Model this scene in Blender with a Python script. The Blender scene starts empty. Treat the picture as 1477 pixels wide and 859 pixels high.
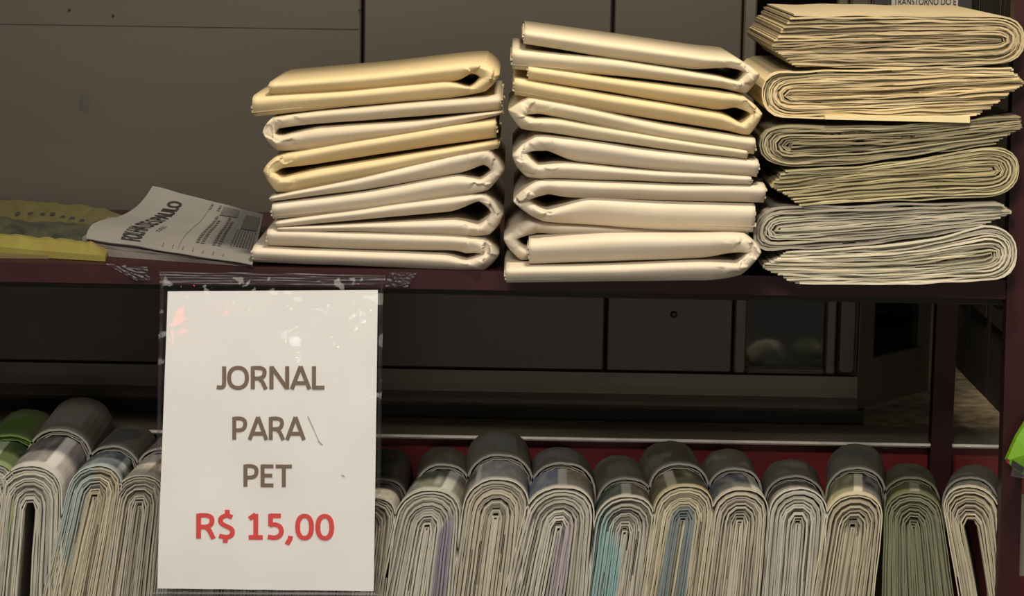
import bpy, math, random
from mathutils import Vector, Matrix, noise
random.seed(7)
scn = bpy.context.scene
COL = scn.collection

# ------------------------------------------------------------------ camera
W, H, F = 1477.0, 859.0, 3600.0
PITCH, ROLL = math.radians(8.84), math.radians(-1.0)
CAM = Vector((0.0, -2.42, 0.35))
RM = Matrix.Rotation(math.radians(90) - PITCH, 3, 'X') @ Matrix.Rotation(-ROLL, 3, 'Z')
cd = bpy.data.cameras.new('camera'); cam = bpy.data.objects.new('camera', cd); COL.objects.link(cam)
cd.sensor_width = 36.0; cd.lens = F / W * 36.0; cd.clip_start = 0.05
cam.matrix_world = Matrix.Translation(CAM) @ RM.to_4x4()
scn.camera = cam

# ------------------------------------------------------------------ world, lamps, exposure
wd = bpy.data.worlds.new('world'); scn.world = wd; wd.use_nodes = True
bg = wd.node_tree.nodes['Background']; bg.inputs[0].default_value = (1.0, 0.93, 0.84, 1); bg.inputs[1].default_value = 0.11
scn.view_settings.view_transform = 'Standard'; scn.view_settings.look = 'None'
scn.view_settings.gamma = 1.0; scn.view_settings.use_curve_mapping = False
scn.view_settings.exposure = 0.0

def lamp(name, kind, loc, target, power, color, **kw):
    l = bpy.data.lights.new(name, kind); l.energy = power; l.color = color
    for k, v in kw.items(): setattr(l, k, v)
    o = bpy.data.objects.new(name, l); COL.objects.link(o); o.location = loc
    d = Vector(target) - Vector(loc); o.rotation_euler = d.to_track_quat('-Z', 'Y').to_euler()
    return o
lamp('kiosk_lamp', 'AREA', (0.25, -0.72, 1.60), (0.05, 0.0, 0.0), 34.0, (1.0, 0.87, 0.68), shape='RECTANGLE', size=0.30, size_y=0.12)
lamp('street_light', 'AREA', (-0.45, -2.60, 1.60), (-0.1, 0.0, -0.3), 60.0, (1.0, 0.93, 0.84), shape='RECTANGLE', size=0.7, size_y=0.4)

lamp('low_fill', 'AREA', (0.5, -4.6, 0.1), (0.0, 0.0, -0.1), 26.0, (1.0, 0.92, 0.80), shape='RECTANGLE', size=2.4, size_y=1.0)  # added low fill from the front, lifts the dark under the shelf
LEDS = [((262, 420), (1.0, 0.02, 0.03), 1.6), ((246, 424), (1.0, 0.02, 0.03), 1.2), ((274, 410), (1.0, 0.02, 0.03), 0.8),
        ((408, 447), (1, 0.97, 0.9), 0.8), ((422, 437), (1, 0.97, 0.9), 0.8), ((440, 441), (1, 0.97, 0.9), 0.8)]   # small lamps across the street, seen mirrored in the sleeve
for (lx_, ly_), c_, e_ in LEDS:
    d_ = (RM @ Vector((lx_ - W / 2, -(ly_ - H / 2), -F))).normalized(); t_ = (-0.032 - CAM.y) / d_.y
    p_ = CAM + d_ * t_ + Vector((d_.x, -d_.y, d_.z)) * 4.0
    l = bpy.data.lights.new('shop_light', 'POINT'); l.energy = e_ * (0.22 if c_[1] < 0.5 else 0.10); l.color = c_; l.shadow_soft_size = 0.010
    o = bpy.data.objects.new('shop_light', l); COL.objects.link(o); o.location = p_

# ------------------------------------------------------------------ geometry from the photograph's frame
def ray(x, y):
    return (RM @ Vector((x - W / 2, -(y - H / 2), -F))).normalized()
def P(x, y, Y):                      # point on the vertical plane at depth Y
    d = ray(x, y); t = (Y - CAM.y) / d.y
    return CAM + d * t
def Q(x, y, z):                      # point on the level plane at height z
    d = ray(x, y); t = (z - CAM.z) / d.z
    return CAM + d * t
def lerp(a, b, t): return a + (b - a) * t
def clamp(x, a=0.0, b=1.0): return max(a, min(b, x))
def sstep(a, b, x):
    t = clamp((x - a) / (b - a)); return t * t * (3 - 2 * t)
def catmull(pts, n):                 # n samples, uniform in key index
    m = len(pts) - 1; out = []
    for i in range(n):
        u = i / (n - 1) * m; k = min(int(u), m - 1); t = u - k
        p1, p2 = pts[k], pts[k + 1]
        p0 = pts[k - 1] if k > 0 else tuple(2 * a - b for a, b in zip(p1, p2))
        p3 = pts[k + 2] if k + 2 <= m else tuple(2 * b - a for a, b in zip(p1, p2))
        out.append(tuple(0.5 * (2 * b + (c - a) * t + (2 * a - 5 * b + 4 * c - d) * t * t + (3 * b - a - 3 * c + d) * t ** 3) for a, b, c, d in zip(p0, p1, p2, p3)))
    return out
def facet(pts, n):                   # half way between the smooth curve and its polygon
    m = len(pts) - 1; out = []
    for i, c in enumerate(catmull(pts, n)):
        u = i / (n - 1) * m; k = min(int(u), m - 1); t = u - k
        out.append(tuple(lerp(cc, lerp(a, b, t), 0.55) for cc, a, b in zip(c, pts[k], pts[k + 1])))
    return out
def resample(pts, n):                # even arc length
    L = [0.0]
    for a, b in zip(pts, pts[1:]): L.append(L[-1] + math.dist(a, b))
    out = []; k = 0
    for i in range(n):
        s = L[-1] * i / (n - 1)
        while k < len(pts) - 2 and L[k + 1] < s: k += 1
        t = clamp((s - L[k]) / max(L[k + 1] - L[k], 1e-9))
        out.append(tuple(lerp(a, b, t) for a, b in zip(pts[k], pts[k + 1])))
    return out
def rgb(r, g, b):                    # 0-255 display values to linear
    f = lambda c: (c / 255 / 12.92) if c / 255 <= 0.04045 else ((c / 255 + 0.055) / 1.055) ** 2.4
    return (f(r), f(g), f(b), 1.0)
def mixc(a, b, t): return tuple(lerp(x, y, t) for x, y in zip(a, b))
def vary(c, k): return (c[0] * k, c[1] * k, c[2] * k, 1.0)

# ------------------------------------------------------------------ materials
def mat_new(name):
    m = bpy.data.materials.new(name); m.use_nodes = True
    return m, m.node_tree, m.node_tree.nodes['Principled BSDF']
def noise_node(nt, scale, detail=4.0, coord='Object', stretch=(1, 1, 1)):
    tc = nt.nodes.new('ShaderNodeTexCoord'); mp = nt.nodes.new('ShaderNodeMapping'); n = nt.nodes.new('ShaderNodeTexNoise')
    mp.inputs['Scale'].default_value = stretch; n.inputs['Scale'].default_value = scale; n.inputs['Detail'].default_value = detail
    nt.links.new(tc.outputs[coord], mp.inputs[0]); nt.links.new(mp.outputs[0], n.inputs['Vector'])
    return n
def paint(name, col, rough=0.6, metallic=0.0, var=0.12, nscale=6.0, bump=0.0, bscale=80.0, stretch=(1, 1, 1), spec=0.5):
    m, nt, b = mat_new(name)
    n = noise_node(nt, nscale, 5.0, stretch=stretch); r = nt.nodes.new('ShaderNodeValToRGB')
    r.color_ramp.elements[0].position = 0.3; r.color_ramp.elements[1].position = 0.7
    r.color_ramp.elements[0].color = vary(col, 1 - var); r.color_ramp.elements[1].color = vary(col, 1 + var)
    nt.links.new(n.outputs['Fac'], r.inputs[0]); nt.links.new(r.outputs[0], b.inputs['Base Color'])
    b.inputs['Roughness'].default_value = rough; b.inputs['Metallic'].default_value = metallic
    b.inputs['Specular IOR Level'].default_value = spec
    if bump:
        n2 = noise_node(nt, bscale, 3.0, stretch=stretch); bp = nt.nodes.new('ShaderNodeBump')
        bp.inputs['Strength'].default_value = bump; bp.inputs['Distance'].default_value = 0.002
        nt.links.new(n2.outputs['Fac'], bp.inputs['Height']); nt.links.new(bp.outputs[0], b.inputs['Normal'])
    return m
def vpaper(name, rough=0.75, bump=0.25, bscale=140.0, spec=0.25, var=0.07, sheen=0.0):
    m, nt, b = mat_new(name)
    a = nt.nodes.new('ShaderNodeAttribute'); a.attribute_name = 'Col'
    n = noise_node(nt, 30.0, 5.0); mr = nt.nodes.new('ShaderNodeMapRange'); mr.inputs['To Min'].default_value = 1 - var; mr.inputs['To Max'].default_value = 1 + var
    vm = nt.nodes.new('ShaderNodeVectorMath'); vm.operation = 'SCALE'
    nt.links.new(n.outputs['Fac'], mr.inputs['Value']); nt.links.new(a.outputs['Color'], vm.inputs[0]); nt.links.new(mr.outputs[0], vm.inputs['Scale'])
    nt.links.new(vm.outputs[0], b.inputs['Base Color'])
    b.inputs['Roughness'].default_value = rough; b.inputs['Specular IOR Level'].default_value = spec
    n2 = noise_node(nt, bscale, 3.0); bp = nt.nodes.new('ShaderNodeBump'); bp.inputs['Strength'].default_value = bump; bp.inputs['Distance'].default_value = 0.0012
    nt.links.new(n2.outputs['Fac'], bp.inputs['Height']); nt.links.new(bp.outputs[0], b.inputs['Normal'])
    return m
def film(name, tint, gloss_fac=0.12, rough=0.08, bump=0.3, bscale=18.0, fres=1.0):
    m, nt, b = mat_new(name); nt.nodes.remove(b)
    out = [x for x in nt.nodes if x.type == 'OUTPUT_MATERIAL'][0]
    tr = nt.nodes.new('ShaderNodeBsdfTransparent'); tr.inputs[0].default_value = tint
    gl = nt.nodes.new('ShaderNodeBsdfGlossy'); gl.inputs['Roughness'].default_value = rough
    fr = nt.nodes.new('ShaderNodeFresnel'); fr.inputs[0].default_value = 1.45
    ad = nt.nodes.new('ShaderNodeMath'); ad.operation = 'ADD'; ad.inputs[1].default_value = gloss_fac
    mx = nt.nodes.new('ShaderNodeMixShader')
    n = noise_node(nt, bscale, 4.0); bp = nt.nodes.new('ShaderNodeBump'); bp.inputs['Strength'].default_value = bump; bp.inputs['Distance'].default_value = 0.003
    nt.links.new(n.outputs['Fac'], bp.inputs['Height']); nt.links.new(bp.outputs[0], gl.inputs['Normal'])
    fm = nt.nodes.new('ShaderNodeMath'); fm.operation = 'MULTIPLY'; fm.inputs[1].default_value = fres
    nt.links.new(fr.outputs[0], fm.inputs[0]); nt.links.new(fm.outputs[0], ad.inputs[0]); nt.links.new(ad.outputs[0], mx.inputs[0])
    nt.links.new(tr.outputs[0], mx.inputs[1]); nt.links.new(gl.outputs[0], mx.inputs[2]); nt.links.new(mx.outputs[0], out.inputs[0])
    return m
M_PAPER = vpaper('newsprint')
M_SMOOTH = vpaper('blank_newsprint', rough=0.8, bump=0.18, bscale=70.0, spec=0.15, var=0.05)
M_PLASTICBAG = vpaper('yellow_wrap', rough=0.45, bump=0.3, bscale=40.0, spec=0.5)
M_STEEL = paint('grey_painted_steel', rgb(66, 60, 51), rough=0.5, metallic=0.3, var=0.10, nscale=3.0, bump=0.08, bscale=10, stretch=(0.5, 1, 2.5))
M_STEEL_D = paint('dull_steel_trim', rgb(78, 71, 59), rough=0.5, metallic=0.3, var=0.14, nscale=7.0, stretch=(0.4, 1, 2))
M_EDGE = paint('edge_glint', rgb(228, 222, 208), rough=0.4, var=0.25, nscale=30.0)  # lamp glint along the ledge, painted as a pale colour
M_LEDGE = paint('worn_aluminium', rgb(150, 142, 124), rough=0.42, metallic=0.5, var=0.15, nscale=20.0, bump=0.2, stretch=(0.3, 1, 1))
M_MAROON = paint('maroon_enamel', rgb(46, 17, 20), spec=0.22, rough=0.5, var=0.25, nscale=9.0, bump=0.1, bscale=60)
M_RED = paint('red_enamel', rgb(104, 18, 20), rough=0.5, var=0.18, nscale=5.0)
M_DARK = paint('dark_recess', rgb(34, 30, 26), rough=0.8, var=0.2)
M_SCREW = paint('dark_screw', rgb(40, 34, 28), rough=0.5, metallic=0.5)
M_DENT = paint('dull_dark_stain', rgb(50, 50, 45), rough=0.7)
M_GRANITE = paint('granite_slab', rgb(140, 126, 102), rough=0.6, var=0.5, nscale=55.0, bump=0.4, bscale=120)
M_GLASS = film('window_glass', (0.40, 0.43, 0.37, 1), gloss_fac=0.06, rough=0.05, bump=0.05)
M_FILM = film('clear_sleeve', (0.97, 0.97, 0.98, 1), gloss_fac=0.03, rough=0.035, bump=0.25, bscale=14.0, fres=0.2)
M_SCRAP = film('clear_tape', (0.80, 0.80, 0.83, 1), gloss_fac=0.015, rough=0.42, bump=0.12, bscale=40.0)
M_WHITE = paint('sign_paper', rgb(226, 225, 221), rough=0.7, var=0.02, nscale=14.0, bump=0.12, bscale=22.0)
M_INK = paint('brown_ink', rgb(116, 98, 82), rough=0.8, var=0.05)
M_INKRED = paint('red_ink', rgb(206, 72, 68), rough=0.8, var=0.05)
M_BLACK = paint('black_ink', rgb(34, 32, 32), rough=0.8)
M_FAINT = paint('grey_ink', rgb(92, 88, 84), rough=0.8)
M_LIME = vpaper('lime_wrap', rough=0.35, spec=0.5)
M_PALE = paint('pale_card', rgb(150, 146, 132), rough=0.6)

# ------------------------------------------------------------------ object helpers
def wloc(o):
    v = Vector((0, 0, 0))
    while o is not None: v += o.location; o = o.parent
    return v
def mk(name, verts, faces, mat, parent=None, cols=None, smooth=False, kind=None):
    verts = [Vector(v) for v in verts]
    if parent is not None: org = wloc(parent)
    else:
        lo = [min(v[i] for v in verts) for i in range(3)]; hi = [max(v[i] for v in verts) for i in range(3)]
        org = Vector(((lo[0] + hi[0]) / 2, (lo[1] + hi[1]) / 2, lo[2]))
    me = bpy.data.meshes.new(name); me.from_pydata([v - org for v in verts], [], faces); me.materials.append(mat)
    if cols is not None:
        at = me.color_attributes.new('Col', 'FLOAT_COLOR', 'POINT')
        at.data.foreach_set('color', [c for v in cols for c in v])
    if smooth: me.polygons.foreach_set('use_smooth', [True] * len(me.polygons))
    me.update()
    o = bpy.data.objects.new(name, me); COL.objects.link(o)
    if parent is not None: o.parent = parent
    else: o.location = org
    if kind: o['kind'] = kind
    return o
def thing(name, loc, label, cat, group=None):
    o = bpy.data.objects.new(name, None); COL.objects.link(o); o.location = loc; o.empty_display_size = 0.02
    o['label'] = label; o['category'] = cat
    if group: o['group'] = group
    return o
def tag(o, label, cat, group=None):
    o['label'] = label; o['category'] = cat
    if group: o['group'] = group
    return o
class MB:
    def __init__(s): s.v = []; s.f = []; s.c = []
    def add(s, vs, fs, col=None):
        n = len(s.v); s.v += [Vector(v) for v in vs]; s.f += [tuple(i + n for i in f) for f in fs]; s.c += [col] * len(vs) if col is not None else []
    def hexa(s, b):                  # b: 8 corners, front quad (4) then back quad (4)
        s.add(b, [(0, 1, 2, 3), (7, 6, 5, 4), (0, 4, 5, 1), (1, 5, 6, 2), (2, 6, 7, 3), (3, 7, 4, 0)])
    def box(s, x0, x1, y0, y1, z0, z1, bev=0.0):
        if bev <= 0:
            s.hexa([(x0, y0, z0), (x1, y0, z0), (x1, y0, z1), (x0, y0, z1), (x0, y1, z0), (x1, y1, z0), (x1, y1, z1), (x0, y1, z1)]); return
        b = bev
        ring = lambda a0, a1, c0, c1, y: [(a0 + b, y, c0), (a1 - b, y, c0), (a1, y, c0 + b), (a1, y, c1 - b), (a1 - b, y, c1), (a0 + b, y, c1), (a0, y, c1 - b), (a0, y, c0 + b)]
        inner = lambda y: [(x0 + b, y, z0 + b)] * 0 + ring(x0 + b, x1 - b, z0 + b, z1 - b, y)
        v = inner(y0) + ring(x0, x1, z0, z1, y0 + b) + ring(x0, x1, z0, z1, y1 - b) + inner(y1)
        f = [tuple(range(8))]
        for k in range(3):
            for i in range(8): j = (i + 1) % 8; f.append((8 * k + i, 8 * k + 8 + i, 8 * k + 8 + j, 8 * k + j))
        f.append(tuple(reversed(range(24, 32))))
        s.add(v, f)
    def quadprism(s, p, Y, dy):      # four pixel corners on plane Y pushed back by dy
        a = [P(x, y, Y) for x, y in p]
        s.hexa(a + [v + Vector((0, dy, 0)) for v in a])
    def build(s, name, mat, parent=None, smooth=False, kind=None):
        return mk(name, s.v, s.f, mat, parent, s.c if s.c and len(s.c) == len(s.v) else None, smooth, kind)
def boxo(name, mat, dims, parent=None, bev=0.0):
    m = MB(); m.box(*dims, bev=bev); return m.build(name, mat, parent)
def cyl(name, mat, c, r, depth, parent=None, n=14, axis='Y', rz=1.0):
    v = []; f = []
    for k, (yy, rr) in enumerate([(0, r * 0.7), (-depth * 0.3, r), (-depth, r)][::-1] if False else [(-depth, r * 0.55), (-depth * 0.6, r), (0, r)]):
        for i in range(n):
            a = 2 * math.pi * i / n; v.append((c[0] + rr * math.cos(a), c[1] + yy, c[2] + rr * rz * math.sin(a)))
    f.append(tuple(range(n)))
    for k in range(2):
        for i in range(n): j = (i + 1) % n; f.append((k * n + i, k * n + n + i, k * n + n + j, k * n + j))
    return mk(name, v, f, mat, parent, smooth=False)

def text_mesh(body, bold=0.0):       # flat glyph geometry of a text, normalised to its own bounds
    cu = bpy.data.curves.new('t', 'FONT'); cu.body = body; cu.size = 1.0; cu.offset = bold; cu.resolution_u = 6
    o = bpy.data.objects.new('t', cu); COL.objects.link(o)
    bpy.context.view_layer.update(); dg = bpy.context.evaluated_depsgraph_get()
    me = bpy.data.meshes.new_from_object(o.evaluated_get(dg))
    vs = [v.co.copy() for v in me.vertices]; fs = [tuple(p.vertices) for p in me.polygons]
    bpy.data.objects.remove(o); bpy.data.curves.remove(cu); bpy.data.meshes.remove(me)
    x0 = min(v.x for v in vs); x1 = max(v.x for v in vs)
    return [((v.x - x0) / (x1 - x0), v.y, (x1 - x0)) for v in vs], fs
CAPH = 0.73                          # cap height of the built-in font at size 1 (measured below)
_t, _ = text_mesh('E', 0.0); CAPH = max(v[1] for v in _t); del _t

# ================================================================== STRUCTURE
YW = 0.46                            # the kiosk's steel front behind the rack
ZT = 0.75
def zx(x, y, Y=YW): p = P(x, y, Y); return p.x, p.z
zb = P(700, 531, YW).z               # foot of the panels
wall = mk('wall_back', [(-1.2, YW + 0.03, -0.3), (0.30, YW + 0.03, -0.3), (0.30, YW + 0.03, ZT), (-1.2, YW + 0.03, ZT), (-1.2, YW + 0.05, -0.3), (0.30, YW + 0.05, -0.3), (0.30, YW + 0.05, ZT), (-1.2, YW + 0.05, ZT)],
          [(0, 1, 2, 3), (7, 6, 5, 4), (0, 4, 5, 1), (1, 5, 6, 2), (2, 6, 7, 3), (3, 7, 4, 0)], M_DARK, kind='structure')
g = 0.0018
xs = [-1.15, P(523, 40, YW).x, P(884, 30, YW).x, P(1064, 300, YW).x]
for a, b in zip(xs, xs[1:]):
    boxo('panel', M_STEEL, (a + g, b - g, YW, YW + 0.03, zb, ZT), wall, bev=0.0015)
# the upper sheet that overlaps the left panel, its lower edge sloping
z1, z2 = P(0, 36, YW).z, P(521, 42, YW).z
m = MB(); m.hexa([(xs[0], YW - 0.0015, z1), (xs[1] - 0.004, YW - 0.0015, z2), (xs[1] - 0.004, YW - 0.006, ZT), (xs[0], YW - 0.006, ZT),
                  (xs[0], YW, z1), (xs[1] - 0.004, YW, z2), (xs[1] - 0.004, YW, ZT), (xs[0], YW, ZT)])
m.build('lap_sheet', M_STEEL, wall)
z1, z2 = P(0, 203, YW).z, P(370, 210, YW).z
m = MB(); m.hexa([(xs[0], YW - 0.002, P(0, 345, YW).z), (xs[1] - 0.004, YW - 0.002, P(0, 345, YW).z), (xs[1] - 0.004, YW - 0.0004, z2 - 0.002), (xs[0], YW - 0.0004, z1),
                  (xs[0], YW, P(0, 345, YW).z), (xs[1] - 0.004, YW, P(0, 345, YW).z), (xs[1] - 0.004, YW, z2 - 0.002), (xs[0], YW, z1)])
m.build('lower_sheet', M_STEEL, wall)
p = P(122, 148, YW); cyl('dent', M_DENT, p, 0.0062, 0.0006, wall, rz=1.9)
for x, y in ((163, 22), (519, 14), (100, 14)): cyl('rivet', M_SCREW, P(x, y, YW - 0.003), 0.0016, 0.001, wall, n=8)
cyl('screw', M_SCREW, P(972, 453, YW), 0.0042, 0.003, wall, n=10)
# base rail under the panels, bulged in section
zr1 = P(700, 533, YW).z; zr0 = P(700, 583, YW).z
xa, xc = -1.15, P(1236, 560, YW).x
prof = [(0.0, 1.0), (0.002, 0.99), (0.003, 0.62), (0.005, 0.40), (0.009, 0.22), (0.011, 0.10), (0.009, 0.0)]
v = []; f = []
for X in (xa, xc):
    for dy, t in prof: v.append((X, YW - dy, lerp(zr0, zr1, t)))
    v.append((X, YW + 0.03, zr0)); v.append((X, YW + 0.03, zr1))
n = len(prof) + 2
for i in range(n): j = (i + 1) % n; f.append((i, j, n + j, n + i))
f += [tuple(range(n)), tuple(reversed(range(n, 2 * n)))]
mk('trim_1', v, f, M_STEEL_D, kind='structure')
zs = P(700, 604, YW).z               # level of the stone slab
boxo('trim_2', M_DARK, (xa, xc + 0.01, YW + 0.004, YW + 0.03, zs, zr0)).__setitem__('kind', 'structure')
# stone slab
sl = boxo('floor', M_GRANITE, (-1.2, 0.95, 0.365, 1.4, zs - 0.05, zs)); sl['kind'] = 'structure'

# window unit on the front plane
wf = boxo('window_1', M_STEEL_D, (P(1058, 500, YW).x, P(1076, 500, YW).x, YW - 0.004, YW + 0.03, zb, ZT), bev=0.002); wf['kind'] = 'structure'
boxo('window_frame', M_STEEL_D, (P(1190, 500, YW).x, P(1205, 500, YW).x, YW - 0.004, YW + 0.03, zb, ZT), wf, bev=0.002)
boxo('window_frame', M_STEEL_D, (P(1076, 500, YW).x, P(1190, 500, YW).x, YW - 0.004, YW + 0.03, zb, P(1130, 530, YW).z), wf, bev=0.002)
boxo('window_pane', M_GLASS, (P(1076, 500, YW).x, P(1190, 500, YW).x, YW + 0.008, YW + 0.012, P(1130, 530, YW).z, ZT), wf)
boxo('window_recess', M_DARK, (P(1062, 500, YW).x, P(1200, 500, YW).x, YW + 0.10, YW + 0.11, zb, ZT), wf)
cp = boxo('trim_3', M_STEEL, (P(1208, 500, YW).x, P(1236, 500, YW).x, YW, YW + 0.03, zb, ZT), bev=0.003); cp['kind'] = 'structure'
boxo('corner_bead', M_STEEL_D, (P(1232, 500, YW).x, P(1240, 500, YW).x, YW - 0.006, YW + 0.01, zb, ZT), cp, bev=0.002)
# angled return with its own window
A0 = Vector((xc, YW, 0)); p1 = Q(1338, 567, P(700, 585, YW).z); A1 = Vector((p1.x, p1.y, 0))
ad = (A1 - A0); AL = ad.length; ad.normalize(); an = Vector((-ad.y, ad.x, 0))   # pointing inwards
def apart(name, mat, s0, s1, d0, d1, z0, z1, parent=None):
    c = [A0 + ad * s + an * d for s, d in ((s0, d0), (s1, d0), (s1, d1), (s0, d1))]
    vs = [(q.x, q.y, z) for z in (z0, z1) for q in c]
    return mk(name, vs, [(3, 2, 1, 0), (4, 5, 6, 7), (0, 1, 5, 4), (1, 2, 6, 5), (2, 3, 7, 6), (3, 0, 4, 7)], mat, parent)
zlow = P(1236, 590, YW).z; zmid = P(1240, 536, YW).z
ws = apart('wall_side', M_STEEL_D, 0, AL, 0, 0.02, zlow, zmid); ws['kind'] = 'structure'
apart('stile', M_STEEL_D, 0.0, AL * 0.2, 0.0, 0.02, zmid, ZT, ws)
apart('stile', M_STEEL_D, AL * 0.90, AL, 0.0, 0.02, zmid, ZT, ws)
apart('rail', M_STEEL_D, AL * 0.2, AL * 0.9, 0.0, 0.02, zmid, zmid + 0.012, ws)
w2 = apart('window_2', M_DARK, AL * 0.2, AL * 0.23, 0.002, 0.016, zmid + 0.012, ZT); w2['kind'] = 'structure'
apart('window_pane', M_GLASS, AL * 0.23, AL * 0.9, 0.008, 0.011, zmid + 0.012, ZT, w2)
apart('window_recess', M_DARK, AL * 0.2, AL * 0.95, 0.05, 0.06, zmid, ZT, w2)
apart('reflection_strip', M_WHITE, AL * 0.30, AL * 0.48, 0.014, 0.016, P(1275, 500, 0.49).z, ZT, w2)  # pale strip added as the bright reflection in the side window
apart('edge_strip', M_LEDGE, AL, AL + 0.006, -0.006, 0.02, zlow, ZT, ws)
# dark side wall at right, standing on the slab
XS = Q(1437, 590, zs).x
r0 = boxo('wall_right', M_DARK, (XS + 0.01, XS + 0.4, 0.50, 1.35, zs, ZT)); r0['kind'] = 'structure'
for k in range(4):
    boxo('panel', M_DARK, (XS, XS + 0.01, 0.50 + k * 0.14, 0.50 + k * 0.14 + 0.136, zs, ZT), r0, bev=0.001)
    boxo('upper_panel', M_STEEL_D, (XS - 0.003, XS, 0.51 + k * 0.14, 0.50 + k * 0.14 + 0.12, zs + 0.10, ZT), r0, bev=0.001)
bk = boxo('wall_far', M_DARK, (-1.2, 1.2, 1.36, 1.4, zs, ZT)); bk['kind'] = 'structure'
apw = boxo('wall_inner', M_DARK, (P(1338, 500, 0.7).x + 0.005, XS, 0.93, 0.95, zs + 0.10, ZT)); apw['kind'] = 'structure'

# ================================================================== THE RACK
ZL = -0.50                           # lower shelf level
rack = thing('display_rack', (0, 0.2, ZL - 0.03), 'dark maroon metal display rack with two shelves and a red back panel', 'rack')
XR = P(1448, 420, 0).x; XLE = -1.0
m = MB(); m.box(XLE, XR + 0.03, 0.0, 0.44, -0.004, 0.0); m.box(XLE, XR + 0.03, 0.0, 0.003, -0.019, -0.004); m.box(XLE, XR + 0.03, 0.437, 0.44, -0.019, -0.004)
m.build('top_shelf', M_MAROON, rack)
m = MB(); m.box(XLE, XR + 0.03, 0.012, 0.030, -0.0265, -0.019); m.build('front_rail', M_DARK, rack)
boxo('side_rail', M_MAROON, (P(1385, 450, 0.2).x + 0.005, P(1385, 450, 0.2).x + 0.03, 0.03, 0.33, -0.035, -0.005), rack, bev=0.002)
boxo('lower_shelf', M_MAROON, (XLE, XR + 0.25, -0.01, 0.36, ZL - 0.004, ZL), rack)
zled = P(1000, 634, 0.33).z
boxo('back_panel', M_RED, (XLE, XR + 0.25, 0.352, 0.358, ZL, zled - 0.003), rack)
# front post leans a hair, as its traced edges do
def post(pt, pb, Y, wpx, dep, zt, zbm):
    a = P(pt[0], pt[1], Y); b = P(pb[0], pb[1], Y)
    at = lambda z: a.x + (b.x - a.x) * (a.z - z) / (a.z - b.z)
    w = wpx * (Y - CAM.y) / F
    c = [(at(z) + dx, Y + dy, z) for z in (zbm, zt) for dx, dy in ((0, 0), (w, 0), (w, dep), (0, dep))]
    return mk('post', c, [(3, 2, 1, 0), (4, 5, 6, 7), (0, 1, 5, 4), (1, 2, 6, 5), (2, 3, 7, 6), (3, 0, 4, 7)], M_MAROON, rack)
post((1452, 430), (1441, 830), -0.004, 30, 0.02, 0.55, ZL - 0.03)
post((1352, 432), (1343, 640), 0.325, 31, 0.02, -0.005, ZL - 0.03)
post((-60, 432), (-60, 640), 0.325, 31, 0.02, -0.005, ZL - 0.03)
# metal ledge between the rack's back panel and the slab
ld = mk('trim_4', [(-1.2, 0.33, zled - 0.004), (0.95, 0.33, zled - 0.004), (0.95, 0.33, zled), (-1.2, 0.33, zled), (-1.2, 0.365, zled + 0.002), (0.95, 0.365, zled + 0.002), (0.95, 0.44, zs + 0.004), (-1.2, 0.44, zs + 0.004), (-1.2, 0.44, zs), (0.95, 0.44, zs), (0.95, 0.36, zled - 0.004), (-1.2, 0.36, zled - 0.004)],
        [(0, 1, 2, 3), (3, 2, 5, 4), (4, 5, 6, 7), (7, 6, 9, 8), (8, 9, 10, 11), (11, 10, 1, 0)], M_LEDGE, kind='structure')

boxo('edge_glint', M_EDGE, (-1.2, 0.95, 0.3285, 0.3305, zled - 0.0022, zled + 0.0006), ld)  # pale strip painted in where the ledge edge catches the lamp

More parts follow.
